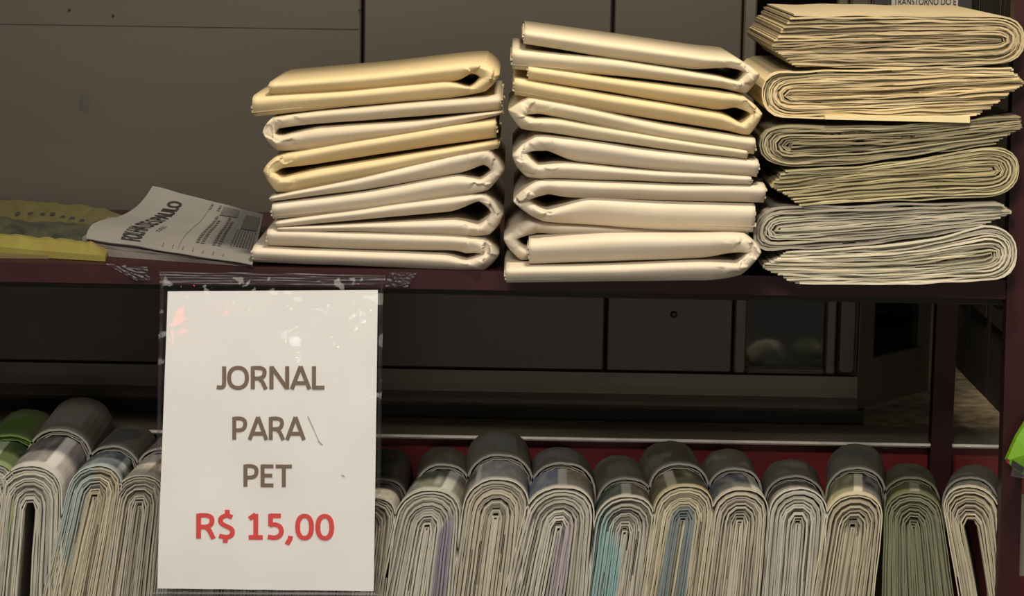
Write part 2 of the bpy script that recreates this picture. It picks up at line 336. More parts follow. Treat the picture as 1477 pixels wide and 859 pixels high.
# ================================================================== SMOOTH FOLDED BUNDLES (stacks one and two)
def folded(outer, inner, Yf, depth, col, label, group, loop, crease=1.0, seed=0, dip=1.0, name='folded_newspaper'):
    N, K = 150, 15
    O = facet(outer, N); I = facet(inner, N)
    lx = outer[4][0]
    far = abs(outer[0][0] - lx)
    base = P(outer[4][0], max(q[1] for q in outer), Yf)
    ctr = P((outer[0][0] + lx) / 2, max(q[1] for q in outer), Yf)
    t = thing(name, (ctr.x, Yf + depth / 2, base.z), label, 'newspaper', group)
    V = []; C = []; Fc = []
    for i in range(N):
        po, pi = P(*O[i], Yf), P(*I[i], Yf)
        near = 1 - sstep(0.05, 0.22, abs((O[i][0] + I[i][0]) / 2 - lx) / far)
        th = (po - pi).length
        r = min(0.013, 0.72 * th)
        asym = math.cos(math.pi * sstep(0.30, 0.70, i / (N - 1))) * 0.62
        row = [po + Vector((0, depth, 0))]; rc = [vary(col, 0.93)]
        for k in range(K):
            s = k / (K - 1); q = po.lerp(pi, s)
            e = 2 * s - 1; e += asym * (1 - e * e) * 0.8; e = clamp(e, -1, 1)
            y = r * (1 - math.sqrt(max(0.0, 1 - abs(e) ** 2.3)))
            edge = 1 - abs(e) ** 3
            sv = Vector((q.x * 9 + seed * 3.7, q.z * 60, seed * 1.3))
            y += edge * 0.0013 * noise.noise(sv)
            cr = 0.0
            if near > 0:
                u = Vector((q.x * 70 + seed, q.z * 70, seed * 2.1 + 0.2 * s))
                d, _p = noise.voronoi(u)
                rv = noise.random_unit_vector() if False else noise.cell_vector(_p[0] * 7.31 + Vector((seed, 0, 0)))
                rv = Vector((rv.x - 0.5, 0, rv.z - 0.5)) if rv.x >= 0 else rv
                y += edge * near * crease * ((u - _p[0]).dot(rv) * 0.016 + 0.004 * (rv.x + 0.2))
                q = q + (po - pi).normalized() * (near * crease * 0.0010 * noise.noise(u * 0.8 + Vector((5, 5, 5))))
            q = q + (po - pi).normalized() * 0.0006 * noise.noise(Vector((q.x * 22, seed * 5.0, k * 0.05)))
            row.append(q + Vector((0, y, 0)))
            rc.append(vary(col, 1.0 + 0.05 * noise.noise(Vector((q.x * 14, q.z * 70, seed)))))
        row.append(pi + Vector((0, depth, 0))); rc.append(vary(col, 0.9))
        V += row; C += rc
    R = K + 2
    for i in range(N - 1):
        for k in range(R): k2 = (k + 1) % R; Fc.append((i * R + k, i * R + k2, (i + 1) * R + k2, (i + 1) * R + k))
    Fc.append(tuple(reversed(range(R)))); Fc.append(tuple(range((N - 1) * R, N * R)))
    cv = mk('cover', V, Fc, M_SMOOTH, t, C, smooth=True)
    # inner pages: thin leaves showing at the two open ends
    V = []; Fc = []; C = []
    for (a, b, sgn) in ((0, 10, 1), (N - 1, N - 11, -1)):
        for j in range(3):
            s0, s1 = 0.22 + j * 0.2, 0.34 + j * 0.2
            pa = P(*O[a], Yf).lerp(P(*I[a], Yf), s0); pb = P(*O[a], Yf).lerp(P(*I[a], Yf), s1)
            qa = P(*O[b], Yf).lerp(P(*I[b], Yf), s0); qb = P(*O[b], Yf).lerp(P(*I[b], Yf), s1)
            ext = (pa - qa).normalized() * (0.0008 + 0.0012 * ((j * 7 + seed) % 3) / 2)
            n0 = len(V)
            V += [pa + ext + Vector((0, 0.006, 0)), qa + Vector((0, 0.006, 0)), qb + Vector((0, 0.006, 0)), pb + ext + Vector((0, 0.006, 0))]
            V += [v + Vector((0, depth - 0.012, 0)) for v in V[n0:n0 + 4]]
            Fc += [tuple(n0 + k for k in f) for f in ((0, 1, 2, 3), (7, 6, 5, 4), (0, 4, 5, 1), (1, 5, 6, 2), (2, 6, 7, 3), (3, 7, 4, 0))]
            C += [vary(col, 0.86)] * 8
    mk('inner_leaves', V, Fc, M_PAPER, t, C, kind='stuff')
    return t
CR = rgb(202, 188, 160); YE = rgb(206, 186, 144); WH = rgb(201, 189, 169); TN = rgb(197, 183, 158)
G1 = 'folded newspapers in the left stack on the top shelf'; G2 = 'folded newspapers in the middle stack on the top shelf'
Y1, Y2 = -0.004, -0.055
folded([(388, 119), (550, 105), (660, 92), (700, 90), (721, 109), (700, 133), (650, 142), (500, 155), (364, 170)],
       [(388, 137), (540, 130), (655, 118), (680, 107), (691, 113), (677, 126), (640, 118), (500, 131), (364, 139)], Y1, 0.20, YE, 'cream folded newspaper topmost of the left stack, fold at right', G1, 'R', seed=1)
folded([(722, 138), (600, 148), (450, 162), (392, 171), (378, 192), (398, 219), (460, 216), (600, 195), (724, 165)],
       [(723, 160), (600, 169), (450, 180), (402, 186), (397, 194), (408, 196), (460, 184), (600, 175), (724, 160)], Y1, 0.22, TN, 'pale folded newspaper second from the top of the left stack, fold at left', G1, 'L', seed=2)
folded([(715, 170), (600, 189), (450, 215), (396, 227), (378, 248), (398, 279), (460, 271), (600, 241), (719, 215)],
       [(716, 200), (600, 216), (450, 239), (408, 243), (396, 250), (408, 256), (460, 244), (600, 222), (718, 203)], Y1, 0.24, YE, 'yellowest folded newspaper of the left stack, fold at left', G1, 'L', seed=3)
folded([(390, 284), (520, 257), (660, 222), (705, 216), (728, 245), (704, 275), (655, 286), (530, 305), (392, 318)],
       [(390, 291), (520, 275), (660, 252), (697, 240), (707, 247), (692, 260), (655, 254), (530, 277), (392, 293)], Y1, 0.25, WH, 'white folded newspaper directly under the yellowest one in the left stack', G1, 'R', seed=4)
folded([(398, 320), (520, 303), (650, 285), (700, 282), (727, 309), (706, 340), (655, 342), (530, 335), (400, 333)],
       [(398, 328), (520, 318), (650, 306), (690, 291), (709, 308), (690, 326), (655, 318), (530, 323), (400, 329)], Y1, 0.26, WH, 'white folded newspaper second from the bottom of the left stack, thin left end', G1, 'R', seed=5)
folded([(385, 331), (520, 335), (650, 341), (700, 346), (720, 368), (696, 393), (640, 391), (500, 385), (364, 380)],
       [(385, 356), (520, 361), (650, 363), (672, 368), (692, 367), (672, 376), (640, 368), (500, 363), (364, 357)], Y1, 0.27, WH, 'white folded newspaper at the bottom of the left stack, resting on the shelf', G1, 'R', seed=6)

folded([(757, 43), (880, 60), (1020, 80), (1064, 85), (1097, 108), (1078, 136), (1040, 128), (900, 111), (739, 101)],
       [(755, 64), (880, 84), (1000, 101), (1050, 98), (1074, 104), (1066, 118), (1030, 109), (900, 88), (739, 70)], Y2, 0.20, CR, 'cream folded newspaper topmost of the middle stack, dark hole in its right fold', G2, 'R', seed=7)
folded([(762, 95), (880, 113), (1030, 131), (1074, 139), (1101, 165), (1082, 195), (1040, 188), (900, 166), (742, 138)],
       [(762, 116), (880, 134), (1030, 159), (1062, 156), (1083, 165), (1070, 178), (1040, 164), (900, 140), (742, 113)], Y2, 0.22, YE, 'yellowish folded newspaper second from the top of the middle stack, fold at right', G2, 'R', seed=8)
folded([(1090, 200), (960, 180), (810, 149), (762, 141), (733, 160), (752, 187), (810, 195), (950, 215), (1078, 230)],
       [(1089, 224), (960, 204), (810, 171), (778, 165), (760, 167), (772, 172), (810, 173), (950, 198), (1078, 217)], Y2, 0.24, CR, 'cream folded newspaper third from the top of the middle stack, fold at left', G2, 'L', seed=9)
folded([(1095, 232), (960, 219), (820, 200), (772, 197), (738, 226), (760, 257), (820, 259), (950, 263), (1084, 267)],
       [(1093, 257), (960, 248), (830, 234), (789, 219), (762, 221), (778, 238), (820, 236), (950, 248), (1084, 255)], Y2, 0.25, WH, 'white folded newspaper fourth from the top of the middle stack, wide open fold', G2, 'L', seed=10, crease=1.2)
folded([(1105, 268), (960, 266), (820, 261), (772, 262), (740, 292), (784, 321), (850, 326), (960, 334), (1088, 337)],
       [(1103, 294), (960, 291), (820, 286), (790, 282), (764, 290), (790, 304), (850, 287), (960, 292), (1090, 296)], Y2, 0.26, WH, 'white folded newspaper of the middle stack whose right end sticks out furthest', G2, 'L', seed=11, crease=1.2)
folded([(1080, 330), (960, 331), (820, 324), (762, 319), (726, 346), (752, 377), (800, 368), (900, 353), (1040, 348)],
       [(1080, 338), (960, 339), (820, 340), (775, 338), (746, 346), (760, 358), (800, 350), (900, 345), (1040, 342)], Y2 + 0.018, 0.25, WH, 'white folded newspaper second from the bottom of the middle stack, tucked behind the last one', G2, 'L', seed=12)
folded([(763, 348), (880, 340), (1020, 339), (1076, 340), (1100, 366), (1070, 398), (1020, 407), (880, 408), (730, 410)],
       [(763, 383), (880, 379), (1010, 374), (1050, 368), (1077, 366), (1062, 380), (1010, 378), (880, 383), (730, 386)], Y2 - 0.012, 0.28, WH, 'white folded newspaper at the bottom of the middle stack, overhanging the shelf edge', G2, 'R', seed=13)

# ================================================================== NESTED PAGE BUNDLES
def nest_path(T, Mf, B, E, Cc, s, n, pw=2.4):
    """U-shaped path, s=0 the outermost sheet and s=1 the core. T and Mf run far end -> fold, B runs fold -> far end."""
    T_s = [tuple(lerp(a, b, s) for a, b in zip(p, q)) for p, q in zip(T, Mf)]
    B_s = [tuple(lerp(a, b, s) for a, b in zip(p, q)) for p, q in zip(B, Mf[::-1])]
    Es = tuple(lerp(a, b, s) for a, b in zip(E, Cc))
    a0, b0 = T_s[-1], B_s[0]
    c = ((a0[0] + b0[0]) / 2, (a0[1] + b0[1]) / 2); hb = (a0[0] - c[0], a0[1] - c[1]); ha = (Es[0] - c[0], Es[1] - c[1])
    arc = []
    for k in range(13):
        th = math.pi * k / 12; cc, ss = math.cos(th), math.sin(th)
        cx = math.copysign(abs(cc) ** (2 / pw), cc); sx = abs(ss) ** (2 / pw)
        arc.append((c[0] + hb[0] * cx + ha[0] * sx, c[1] + hb[1] * cx + ha[1] * sx))
    pts = catmull(T_s, 12)[:-1] + arc + catmull(B_s, 12)[1:]
    return resample(pts, n)
def sheet(mb, path, th, ev, col, jit=0.0, seed=0, wav=0.0):
    """ribbon along a world (x, y, z) path; ev pushes it back; th thickness in metres"""
    n = len(path); V = []; Fc = []
    up = Vector((0, 1, 0))
    for i, p in enumerate(path):
        a = path[max(i - 1, 0)]; b = path[min(i + 1, n - 1)]
        d = (Vector(b) - Vector(a)).normalized(); nn = Vector((d.z, 0, -d.x))
        w = wav * noise.noise(Vector((p[0] * 32, p[2] * 32, seed * 7.3)))
        jy = jit * noise.noise(Vector((i * 0.11, seed * 3.1, 0.5)))
        q = Vector(p) + nn * w + Vector((0, jy, 0))
        V += [q - nn * th / 2, q + nn * th / 2, q + nn * th / 2 + ev, q - nn * th / 2 + ev]
    for i in range(n - 1):
        for k in range(4): k2 = (k + 1) % 4; Fc.append((i * 4 + k, (i + 1) * 4 + k, (i + 1) * 4 + k2, i * 4 + k2))
    Fc.append((0, 1, 2, 3)); Fc.append(tuple(4 * (n - 1) + k for k in (3, 2, 1, 0)))
    cs = []
    for i in range(n):
        c = col(i / (n - 1), path[i]) if callable(col) else col
        cs += [c, c, vary(c, 0.9), vary(c, 0.9)]
    n0 = len(mb.v); mb.v += V; mb.f += [tuple(k + n0 for k in f) for f in Fc]; mb.c += cs

def edge_bundle(T, Mf, B, E, Cc, Yf, depth, N, colf, label, group, seed, th=0.0021, extra=None, name='newspaper_bundle'):
    ctr = P((T[0][0] + T[-1][0]) / 2, max(q[1] for q in T + B), Yf)
    t = thing(name, (ctr.x, Yf + depth / 2, ctr.z), label, 'newspaper', group)
    rnd = random.Random(seed)
    pg = MB(); cv = MB()
    N = int(N * 1.5)
    for k in range(N):
        s = clamp((k + (rnd.uniform(-0.35, 0.35) if k else 0)) / (N - 1))
        e0, e1 = rnd.uniform(-5, 5), rnd.uniform(-5, 5)
        dx = -1 if T[0][0] < T[-1][0] else 1
        T2 = [(T[0][0] + dx * e0, T[0][1])] + T[1:]; B2 = B[:-1] + [(B[-1][0] + dx * e1, B[-1][1])]
        path = nest_path(T2, Mf, B2, E, Cc, s * 0.97, 64)
        Yk = Yf + rnd.uniform(0, 0.0035) + (0.001 * (k % 3))
        wp = [P(x, y, Yk) for x, y in path]
        if k: sheet(pg, [P(x, y, Yf + 0.0055) for x, y in path], th * 1.25, Vector((0, depth - 0.008, 0)), vary(colf(s), 0.5))  # recessed copy in a darker colour paints the shade between sheets
        c0 = vary(colf(s), rnd.choice((0.74, 0.85, 0.92, 1.0, 1.06, 1.22)))
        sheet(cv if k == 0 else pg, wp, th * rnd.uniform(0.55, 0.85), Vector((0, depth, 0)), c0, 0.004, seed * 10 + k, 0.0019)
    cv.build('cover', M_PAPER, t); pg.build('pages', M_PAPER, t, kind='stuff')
    return t
G3 = 'unopened page-edge newspapers in the right stack on the top shelf'
Y3 = -0.036
tan = lambda a, b: (lambda s: mixc(a, b, s))
edge_bundle([(1142, 22), (1300, 22), (1428, 24)], [(1112, 68), (1300, 60), (1432, 58)], [(1425, 94), (1280, 97), (1150, 95)], (1477, 58), (1446, 58), Y3, 0.26, 10,
            tan(rgb(182, 166, 130), rgb(166, 148, 114)), 'tan page-edge newspaper topmost of the right stack, fold at right', G3, 21)
b2 = edge_bundle([(1455, 98), (1300, 99), (1140, 103)], [(1478, 120), (1300, 132), (1155, 137)], [(1140, 170), (1260, 170), (1412, 166)], (1101, 136), (1140, 138), Y3, 0.26, 10,
            tan(rgb(208, 190, 148), rgb(190, 170, 128)), 'bright cream page-edge newspaper second from the top of the right stack', G3, 22)
m = MB(); m.quadprism([(1190, 172), (1399, 177), (1399, 168), (1190, 167)], Y3 - 0.003, 0.2); m.c = [rgb(216, 200, 154)] * 8
m.build('loose_sheet', M_PAPER, b2)
edge_bundle([(1468, 167), (1300, 181), (1135, 182)], [(1474, 184), (1300, 204), (1150, 209)], [(1140, 240), (1260, 231), (1432, 206)], (1097, 210), (1140, 210), Y3, 0.26, 9,
            tan(rgb(154, 144, 114), rgb(140, 130, 102)), 'drab olive-tan page-edge newspaper third from the top of the right stack', G3, 23)
edge_bundle([(1135, 247), (1280, 237), (1420, 213)], [(1110, 268), (1300, 250), (1428, 243)], [(1420, 284), (1280, 289), (1160, 297)], (1471, 246), (1434, 243), Y3, 0.26, 9,
            tan(rgb(174, 164, 128), rgb(158, 146, 110)), 'beige page-edge newspaper third from the bottom of the right stack, fold at right', G3, 24)
edge_bundle([(1438, 292), (1300, 295), (1130, 299)], [(1460, 306), (1300, 318), (1130, 330)], [(1118, 360), (1240, 352), (1400, 330)], (1088, 332), (1122, 330), Y3, 0.26, 9,
            tan(rgb(158, 151, 136), rgb(178, 171, 150)), 'grey page-edge newspaper second from the bottom of the right stack, fold at left', G3, 25)
edge_bundle([(1140, 364), (1300, 352), (1422, 327)], [(1098, 384), (1290, 384), (1418, 372)], [(1418, 404), (1280, 409), (1150, 408)], (1466, 366), (1430, 366), Y3, 0.27, 10,
            tan(rgb(196, 189, 168), rgb(182, 174, 148)), 'light grey page-edge newspaper at the bottom of the right stack, fold at right', G3, 26)

# ================================================================== LOWER ROW OF STANDING NEWSPAPERS
def cover_cols(spec, seed):
    """print on a cover: spec = (stripe position, left colour, right colour, paper)"""
    st, cl, cr, pp = spec
    def f(u, v, X=0):
        if v < 0.10: return pp
        if abs(u - st) < 0.030: return mixc(pp, (1, 1, 1, 1), 0.15)
        c = cl if u < st else cr
        n = noise.noise(Vector((u * 14 + seed, v * 2.5, seed)))
        c = vary(mixc(c, pp, clamp(-0.05 + n * 1.1)), 1 + 0.35 * noise.noise(Vector((u * 40, v * 8, seed))))
        if v < 0.42: c = mixc(c, pp, 0.25)
        if u < 0.10 or u > 0.92:
            n2 = noise.noise(Vector((u * 60, v * 5, seed)))
            return mixc(pp, rgb(90, 86, 80), clamp(n2 * 1.4))
        return c
    return f
def standing(idx, front, rim, far, spec, pal, label, rlabel, group, N=15, gap=0.0, green=False, rimcol=None, core=1.28):
    x, y, hw, xb, hb = front
    Yf, Yr, Ye = 0.015, 0.135, 0.30
    rnd = random.Random(idx * 13 + 5)
    top = P(x, y, Yf); m2 = (Yf - CAM.y) / F
    bot = P(xb, 859, Yf); w0, w1 = hw * m2, hb * m2
    zt = top.z; zc = zt - w0 * 0.95                       # height where the arch meets the legs
    def legx(z, s):                                        # leg centre line and half spread, extrapolated to the shelf
        t = (zt - z) / (zt - bot.z)
        return lerp(top.x, bot.x, t) + s * lerp(w0, w1, clamp(t * 1.15 - 0.15, 0, 1.6)), z
    def frame(zbase):
        zs_ = [ZL + 0.001, lerp(ZL, zc, 0.35), lerp(ZL, zc, 0.7), zc]
        T = [legx(z, -1) for z in zs_]; B = [legx(z, 1) for z in reversed(zs_)]
        Mm = [legx(z, 0) for z in zs_[:-1]] + [(legx(zc, 0)[0], zt - w0 * core)]
        return T, Mm, B
    T, Mm, B = frame(0)
    E = (top.x, zt); Cc = (Mm[-1][0], Mm[-1][1] + 0.003)
    ev = P(rim[0], rim[1] + 5, Yr + 0.02) - top
    t = thing('folded_newspaper', (bot.x, 0.1, ZL), label, 'newspaper', group)
    pg = MB()
    for k in range(1, N):
        s = clamp((k + rnd.uniform(-0.32, 0.32)) / (N - 1)) * (1 - gap)
        path = nest_path(T, Mm, B, E, Cc, s, 58, 2.25 - 0.75 * s)
        Yk = Yf + rnd.uniform(-0.003, 0.004)
        wp = [Vector((a, Yk, b)) for a, b in path]
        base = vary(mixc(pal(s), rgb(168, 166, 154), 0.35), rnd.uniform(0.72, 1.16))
        def cf(u, p, base=base):
            n = noise.noise(Vector((p[0] * 60, p[2] * 60, idx)))
            c = vary(base, 1 + 0.12 * n)
            return tint(idx, u, s, c, p)
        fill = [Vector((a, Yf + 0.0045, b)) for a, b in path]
        sheet(pg, fill, w0 / N * 1.5, ev * 0.88, vary(base, 0.55))  # darker recessed copy, gap shade put into its colour
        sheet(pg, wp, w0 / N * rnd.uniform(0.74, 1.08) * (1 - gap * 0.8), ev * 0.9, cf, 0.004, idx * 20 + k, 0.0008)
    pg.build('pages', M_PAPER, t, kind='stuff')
    # the cover: one thicker sheet, its print varying over the fold
    def shell(name, par, T, Mm, B, E, Cc, s, Y0, ev, th, cf, nu=110, nv=12, pw=2.2, sc=0.97):
        raw = nest_path(T, Mm, B, E, Cc, s, 801, pw); us = [0.5 + 0.5 * (0.25 * (2 * k / (nu - 1) - 1) + 0.75 * math.copysign(abs(2 * k / (nu - 1) - 1) ** 1.9, 2 * k / (nu - 1) - 1)) for k in range(nu)]
        path = [raw[int(round(q * 800))] for q in us]; V = []; C = []; Fc = []
        cxm = sum(p[0] for p in path) / nu
        for j in range(nv + 1):
            v = j / nv
            for side in (0, 1):
                for i, p in enumerate(path):
                    a = path[max(i - 1, 0)]; b = path[min(i + 1, nu - 1)]
                    d = Vector((b[0] - a[0], 0, b[1] - a[1])).normalized(); nn = Vector((-d.z, 0, d.x))
                    q = Vector((p[0], Y0, p[1])); q += ev * v
                    if q.z < ZL: q.z = ZL
                    q += nn * (side * th + 0.0008 * noise.noise(Vector((i * 0.15, v * 2, idx))))
                    V.append(q); C.append(cf(us[i], v))
        idxv = lambda j, side, i: (j * 2 + side) * nu + i
        for j in range(nv):
            for i in range(nu - 1):
                Fc.append((idxv(j, 1, i), idxv(j, 1, i + 1), idxv(j + 1, 1, i + 1), idxv(j + 1, 1, i)))
                Fc.append((idxv(j, 0, i), idxv(j + 1, 0, i), idxv(j + 1, 0, i + 1), idxv(j, 0, i + 1)))
        for i in range(nu - 1):
            Fc.append((idxv(0, 0, i), idxv(0, 0, i + 1), idxv(0, 1, i + 1), idxv(0, 1, i)))
            Fc.append((idxv(nv, 0, i), idxv(nv, 1, i), idxv(nv, 1, i + 1), idxv(nv, 0, i + 1)))
        return mk(name, V, Fc, M_PAPER, par, C, smooth=False)
    cu = cover_cols(spec, idx)
    # u on the whole path: the visible fold lies near the middle, stretch it
    zoomu = lambda u: (u - 0.5) * 4.2 + 0.5
    shell('cover', t, T, Mm, B, E, Cc, 0.0, Yf, ev, 0.0011, lambda u, v: cu(zoomu(u), v))
    # the newspaper behind, draped over the back of the first one
    rt = P(rim[0], rim[1], Yr); rw = rim[2] * (Yr - CAM.y) / F
    rz = rt.z; rzc = rz - rw * 0.95
    zz = [ZL + 0.001, lerp(ZL, rzc, 0.5), rzc]
    rT = [(rt.x - rw, z) for z in zz]; rB = [(rt.x + rw, z) for z in reversed(zz)]; rM = [(rt.x, zz[0]), (rt.x, zz[1]), (rt.x, rz - rw * 1.2)]
    rE = (rt.x, rz); rC = (rt.x, rz - rw * 1.1)
    ft = P(far[0], far[1], Ye); rev = ft - rt
    t2 = thing('folded_newspaper', (rt.x, 0.22, ZL), rlabel, 'newspaper', 'newspapers standing in the back row of the lower shelf')
    rc = rimcol or rgb(146, 142, 130)
    dk = mixc(spec[1], spec[2], 0.5)
    def cb(u, v):  # back row covers darkened: the shelf's shade put into their colour
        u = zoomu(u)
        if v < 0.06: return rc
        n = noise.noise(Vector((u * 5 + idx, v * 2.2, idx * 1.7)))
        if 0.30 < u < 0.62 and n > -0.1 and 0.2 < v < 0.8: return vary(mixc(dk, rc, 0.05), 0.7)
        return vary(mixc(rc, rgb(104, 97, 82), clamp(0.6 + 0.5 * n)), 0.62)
    shell('cover', t2, rT, rM, rB, rE, rC, 0.0, Yr, rev, 0.0022, cb, nv=9)
    pg2 = MB()
    for k in (1, 2):
        path = nest_path(rT, rM, rB, rE, rC, k * 0.055, 40, 2.2)
        sheet(pg2, [Vector((a, Yr + 0.004, b)) for a, b in path], 0.0012, rev * 0.95, vary(rc, 0.9), 0.001, idx + k)
    pg2.build('pages', M_PAPER, t2, kind='stuff')
    return t
def tint(idx, u, s, c, p):
    if idx == 11 and u < 0.5: return mixc(c, rgb(112, 158, 162), 0.75 * (1 - sstep(0.42, 0.5, u)))
    if idx == 16: return mixc(c, rgb(84, 92, 62), 0.62)
    if idx == 12 and 0.55 < s < 0.9: return mixc(c, rgb(84, 104, 116), 0.8)
    if idx == 2 and 0.35 < u < 0.5 and s < 0.7: return mixc(c, rgb(110, 140, 150), 0.5)
    if idx == 8 and 0.55 < u < 0.72 and 0.15 < s < 0.6: return mixc(c, rgb(112, 98, 130), 0.65)
    if idx == 10 and 0.52 < u < 0.72 and s > 0.5: return mixc(c, rgb(140, 128, 140), 0.6)
    return c
flat = lambda c: (lambda s: c)
GREY = flat(rgb(164, 158, 144)); CREAM = flat(rgb(174, 162, 134)); LITE = flat(rgb(174, 169, 156)); WARM = flat(rgb(168, 158, 138))
GL = 'newspapers standing in the front row of the lower shelf'
dg_, dk_, bl_, br_, wt_ = rgb(78, 84, 68), rgb(72, 66, 58), rgb(96, 102, 108), rgb(122, 104, 84), rgb(178, 172, 158)
GRN = rgb(92, 128, 40)
rows = [
 (0, (-14, 668, 42, -45, 44), (14, 629, 46), (42, 592), (0.5, GRN, rgb(58, 74, 40), rgb(132, 146, 100)), GREY, {'rimcol': rgb(100, 124, 60)}),
 (1, (45, 672, 46, 33, 55), (85, 621, 46), (118, 575), (0.62, rgb(86, 82, 80), rgb(150, 140, 140), rgb(190, 186, 180)), LITE, {'gap': 0.2, 'core': 1.5}),
 (2, (143, 672, 38, 106, 44), (162, 645, 38), (190, 615), (0.66, bl_, dk_, rgb(160, 170, 168)), CREAM, {}),
 (3, (205, 686, 37, 184, 42), (235, 648, 37), (262, 620), (0.5, wt_, br_, rgb(180, 172, 158)), WARM, {}),
 (4, (292, 700, 42, 270, 44), (305, 670, 42), (318, 642), (0.5, dk_, br_, rgb(170, 164, 150)), GREY, {}),
 (5, (378, 700, 42, 362, 44), (388, 670, 42), (398, 640), (0.5, bl_, dk_, rgb(170, 164, 150)), WARM, {}),
 (6, (462, 702, 40, 440, 42), (470, 674, 40), (478, 645), (0.5, dg_, br_, rgb(170, 164, 150)), LITE, {}),
 (7, (540, 718, 34, 522, 36), (551, 692, 36), (560, 648), (0.42, dg_, wt_, rgb(176, 172, 162)), WARM, {}),
 (8, (622, 707, 46, 600, 56), (640, 671, 39), (640, 647), (0.62, dg_, rgb(120, 116, 104), rgb(172, 172, 158)), LITE, {}),
 (9, (720, 691, 47, 700, 50), (722, 657, 47), (720, 622), (0.36, dg_, rgb(150, 148, 146), rgb(180, 176, 168)), WARM, {}),
 (10, (813, 703, 49, 788, 62), (812, 669, 47), (808, 647), (0.52, rgb(120, 132, 150), rgb(140, 130, 108), rgb(186, 180, 168)), LITE, {}),
 (11, (906, 716, 43, 888, 44), (904, 691, 41), (893, 659), (0.50, rgb(70, 86, 78), br_, rgb(178, 174, 162)), GREY, {}),
 (12, (991, 701, 43, 968, 46), (981, 670, 43), (965, 638), (0.42, rgb(92, 88, 66), rgb(76, 76, 52), rgb(170, 160, 130)), CREAM, {'gap': 0.06}),
 (13, (1071, 706, 41, 1055, 45), (1061, 677, 38), (1050, 649), (0.62, bl_, wt_, rgb(178, 172, 156)), WARM, {}),
 (14, (1154, 705, 42, 1142, 42), (1147, 688, 43), (1141, 664), (0.80, rgb(90, 84, 72), wt_, rgb(190, 186, 172)), LITE, {}),
 (15, (1236, 713, 41, 1216, 45), (1236, 676, 42), (1235, 642), (0.52, rgb(120, 122, 92), rgb(62, 66, 88), rgb(196, 188, 158)), CREAM, {}),
 (16, (1316, 711, 40, 1324, 52), (1315, 690, 41), (1311, 670), (0.5, rgb(86, 92, 58), rgb(80, 88, 60), rgb(110, 112, 84)), flat(rgb(134, 130, 104)), {'rimcol': rgb(124, 120, 98)}),
 (17, (1397, 702, 41, 1418, 35), (1400, 690, 38), (1406, 672), (0.62, wt_, rgb(90, 110, 84), rgb(186, 180, 158)), CREAM, {'gap': 0.28, 'core': 1.7, 'N': 12}),
]
FL = {0: 'folded newspaper with bright green cover at the left end of the lower shelf row',
 1: 'thick folded newspaper left of the sign with a dark gap down its middle',
 2: 'folded newspaper with bluish page edges between the gapped one and the sign',
 3: 'folded newspaper partly hidden by the left edge of the price sign, front row',
 7: 'narrow folded newspaper partly hidden by the right edge of the price sign, front row',
 8: 'folded newspaper with a purple patch on its page edges, fully right of the sign',
 9: 'tall folded newspaper with a plain pale cover, right of the one with the purple patch',
 10: 'widest folded newspaper of the front row with a pale blue printed cover',
 11: 'folded newspaper with teal coloured left half of its page edges',
 12: 'cream folded newspaper with blue-grey inner pages in its fold',
 13: 'warm grey folded newspaper between the blue-cored cream one and the whitest one',
 14: 'light grey folded newspaper, fourth from the right end of the front row',
 15: 'cream folded newspaper with green and navy print, third from the right in the front row',
 16: 'olive green folded newspaper, second from the right end of the front row',
 17: 'folded newspaper with wide open inner folds beside the right post'}
RL = {0: 'green rimmed newspaper behind the bright green one at the far left',
 1: 'tall dark newspaper behind the gapped one at left, highest of the left group',
 2: 'newspaper standing behind the bluish-edged one left of the sign',
 3: 'back row newspaper just left of the price sign, mostly hidden',
 7: 'back row newspaper just right of the price sign, behind the narrow one',
 8: 'back row newspaper behind the one with the purple patch',
 9: 'tallest back row newspaper right of the sign, overlapping the metal ledge',
 10: 'back row newspaper behind the widest front newspaper',
 11: 'back row newspaper behind the teal-edged one',
 12: 'back row newspaper behind the cream one with blue-grey core',
 13: 'back row newspaper behind the warm grey front one',
 14: 'low plain back row newspaper against the red panel, fourth from right',
 15: 'tall back row newspaper against the red panel, third from right',
 16: 'low dark back row newspaper beside the rear post, behind the olive one',
 17: 'pale back row newspaper between the rear post and the right front post'}
for (i, fr, rm, fa, sp, pal, kw) in rows:
    hid = 'folded newspaper of the front row wholly hidden behind the price sign'; hidr = 'back row newspaper wholly hidden behind the price sign'
    if i in FL: t = standing(i, fr, rm, fa, sp, pal, FL[i], RL[i], GL, **kw)
    else: t = standing(i, fr, rm, fa, sp, pal, hid, hidr, GL, **kw)

# ================================================================== SIGN
YS = -0.030
tl, tr_, br2, bl2 = (242, 420), (545, 418), (539, 852), (226, 848)
def on_sign(u, v, d=0.0):            # u right, v down, bilinear between the paper's corners
    a = Vector(tl).lerp(Vector(tr_), u); b = Vector(bl2).lerp(Vector(br2), u); q = a.lerp(b, v)
    p = P(q.x, q.y, YS); w = 0.0012 * noise.noise(Vector((u * 3, v * 4, 3))) + 0.0010 * math.sin(v * 3.1)
    wr = sstep(0.72, 1.0, v) * 0.0010 * noise.noise(Vector((u * 11, v * 3, 8)))
    return p + Vector((0, w + wr - d, 0))
sign = thing('price_sign', (P(390, 850, YS).x, YS, P(390, 850, YS).z), 'white paper price sign in a clear plastic sleeve hanging from the top shelf edge', 'sign')
n, mm = 24, 34
V = [on_sign(i / n, j / mm, 0.0) for j in range(mm + 1) for i in range(n + 1)]
Fc = [(j * (n + 1) + i, (j + 1) * (n + 1) + i, (j + 1) * (n + 1) + i + 1, j * (n + 1) + i + 1) for j in range(mm) for i in range(n)]
nb = len(V); V += [v + Vector((0, 0.0004, 0)) for v in V]
Fc += [tuple(reversed([k + nb for k in f])) for f in Fc]
mk('paper', V, Fc, M_WHITE, sign, smooth=True)
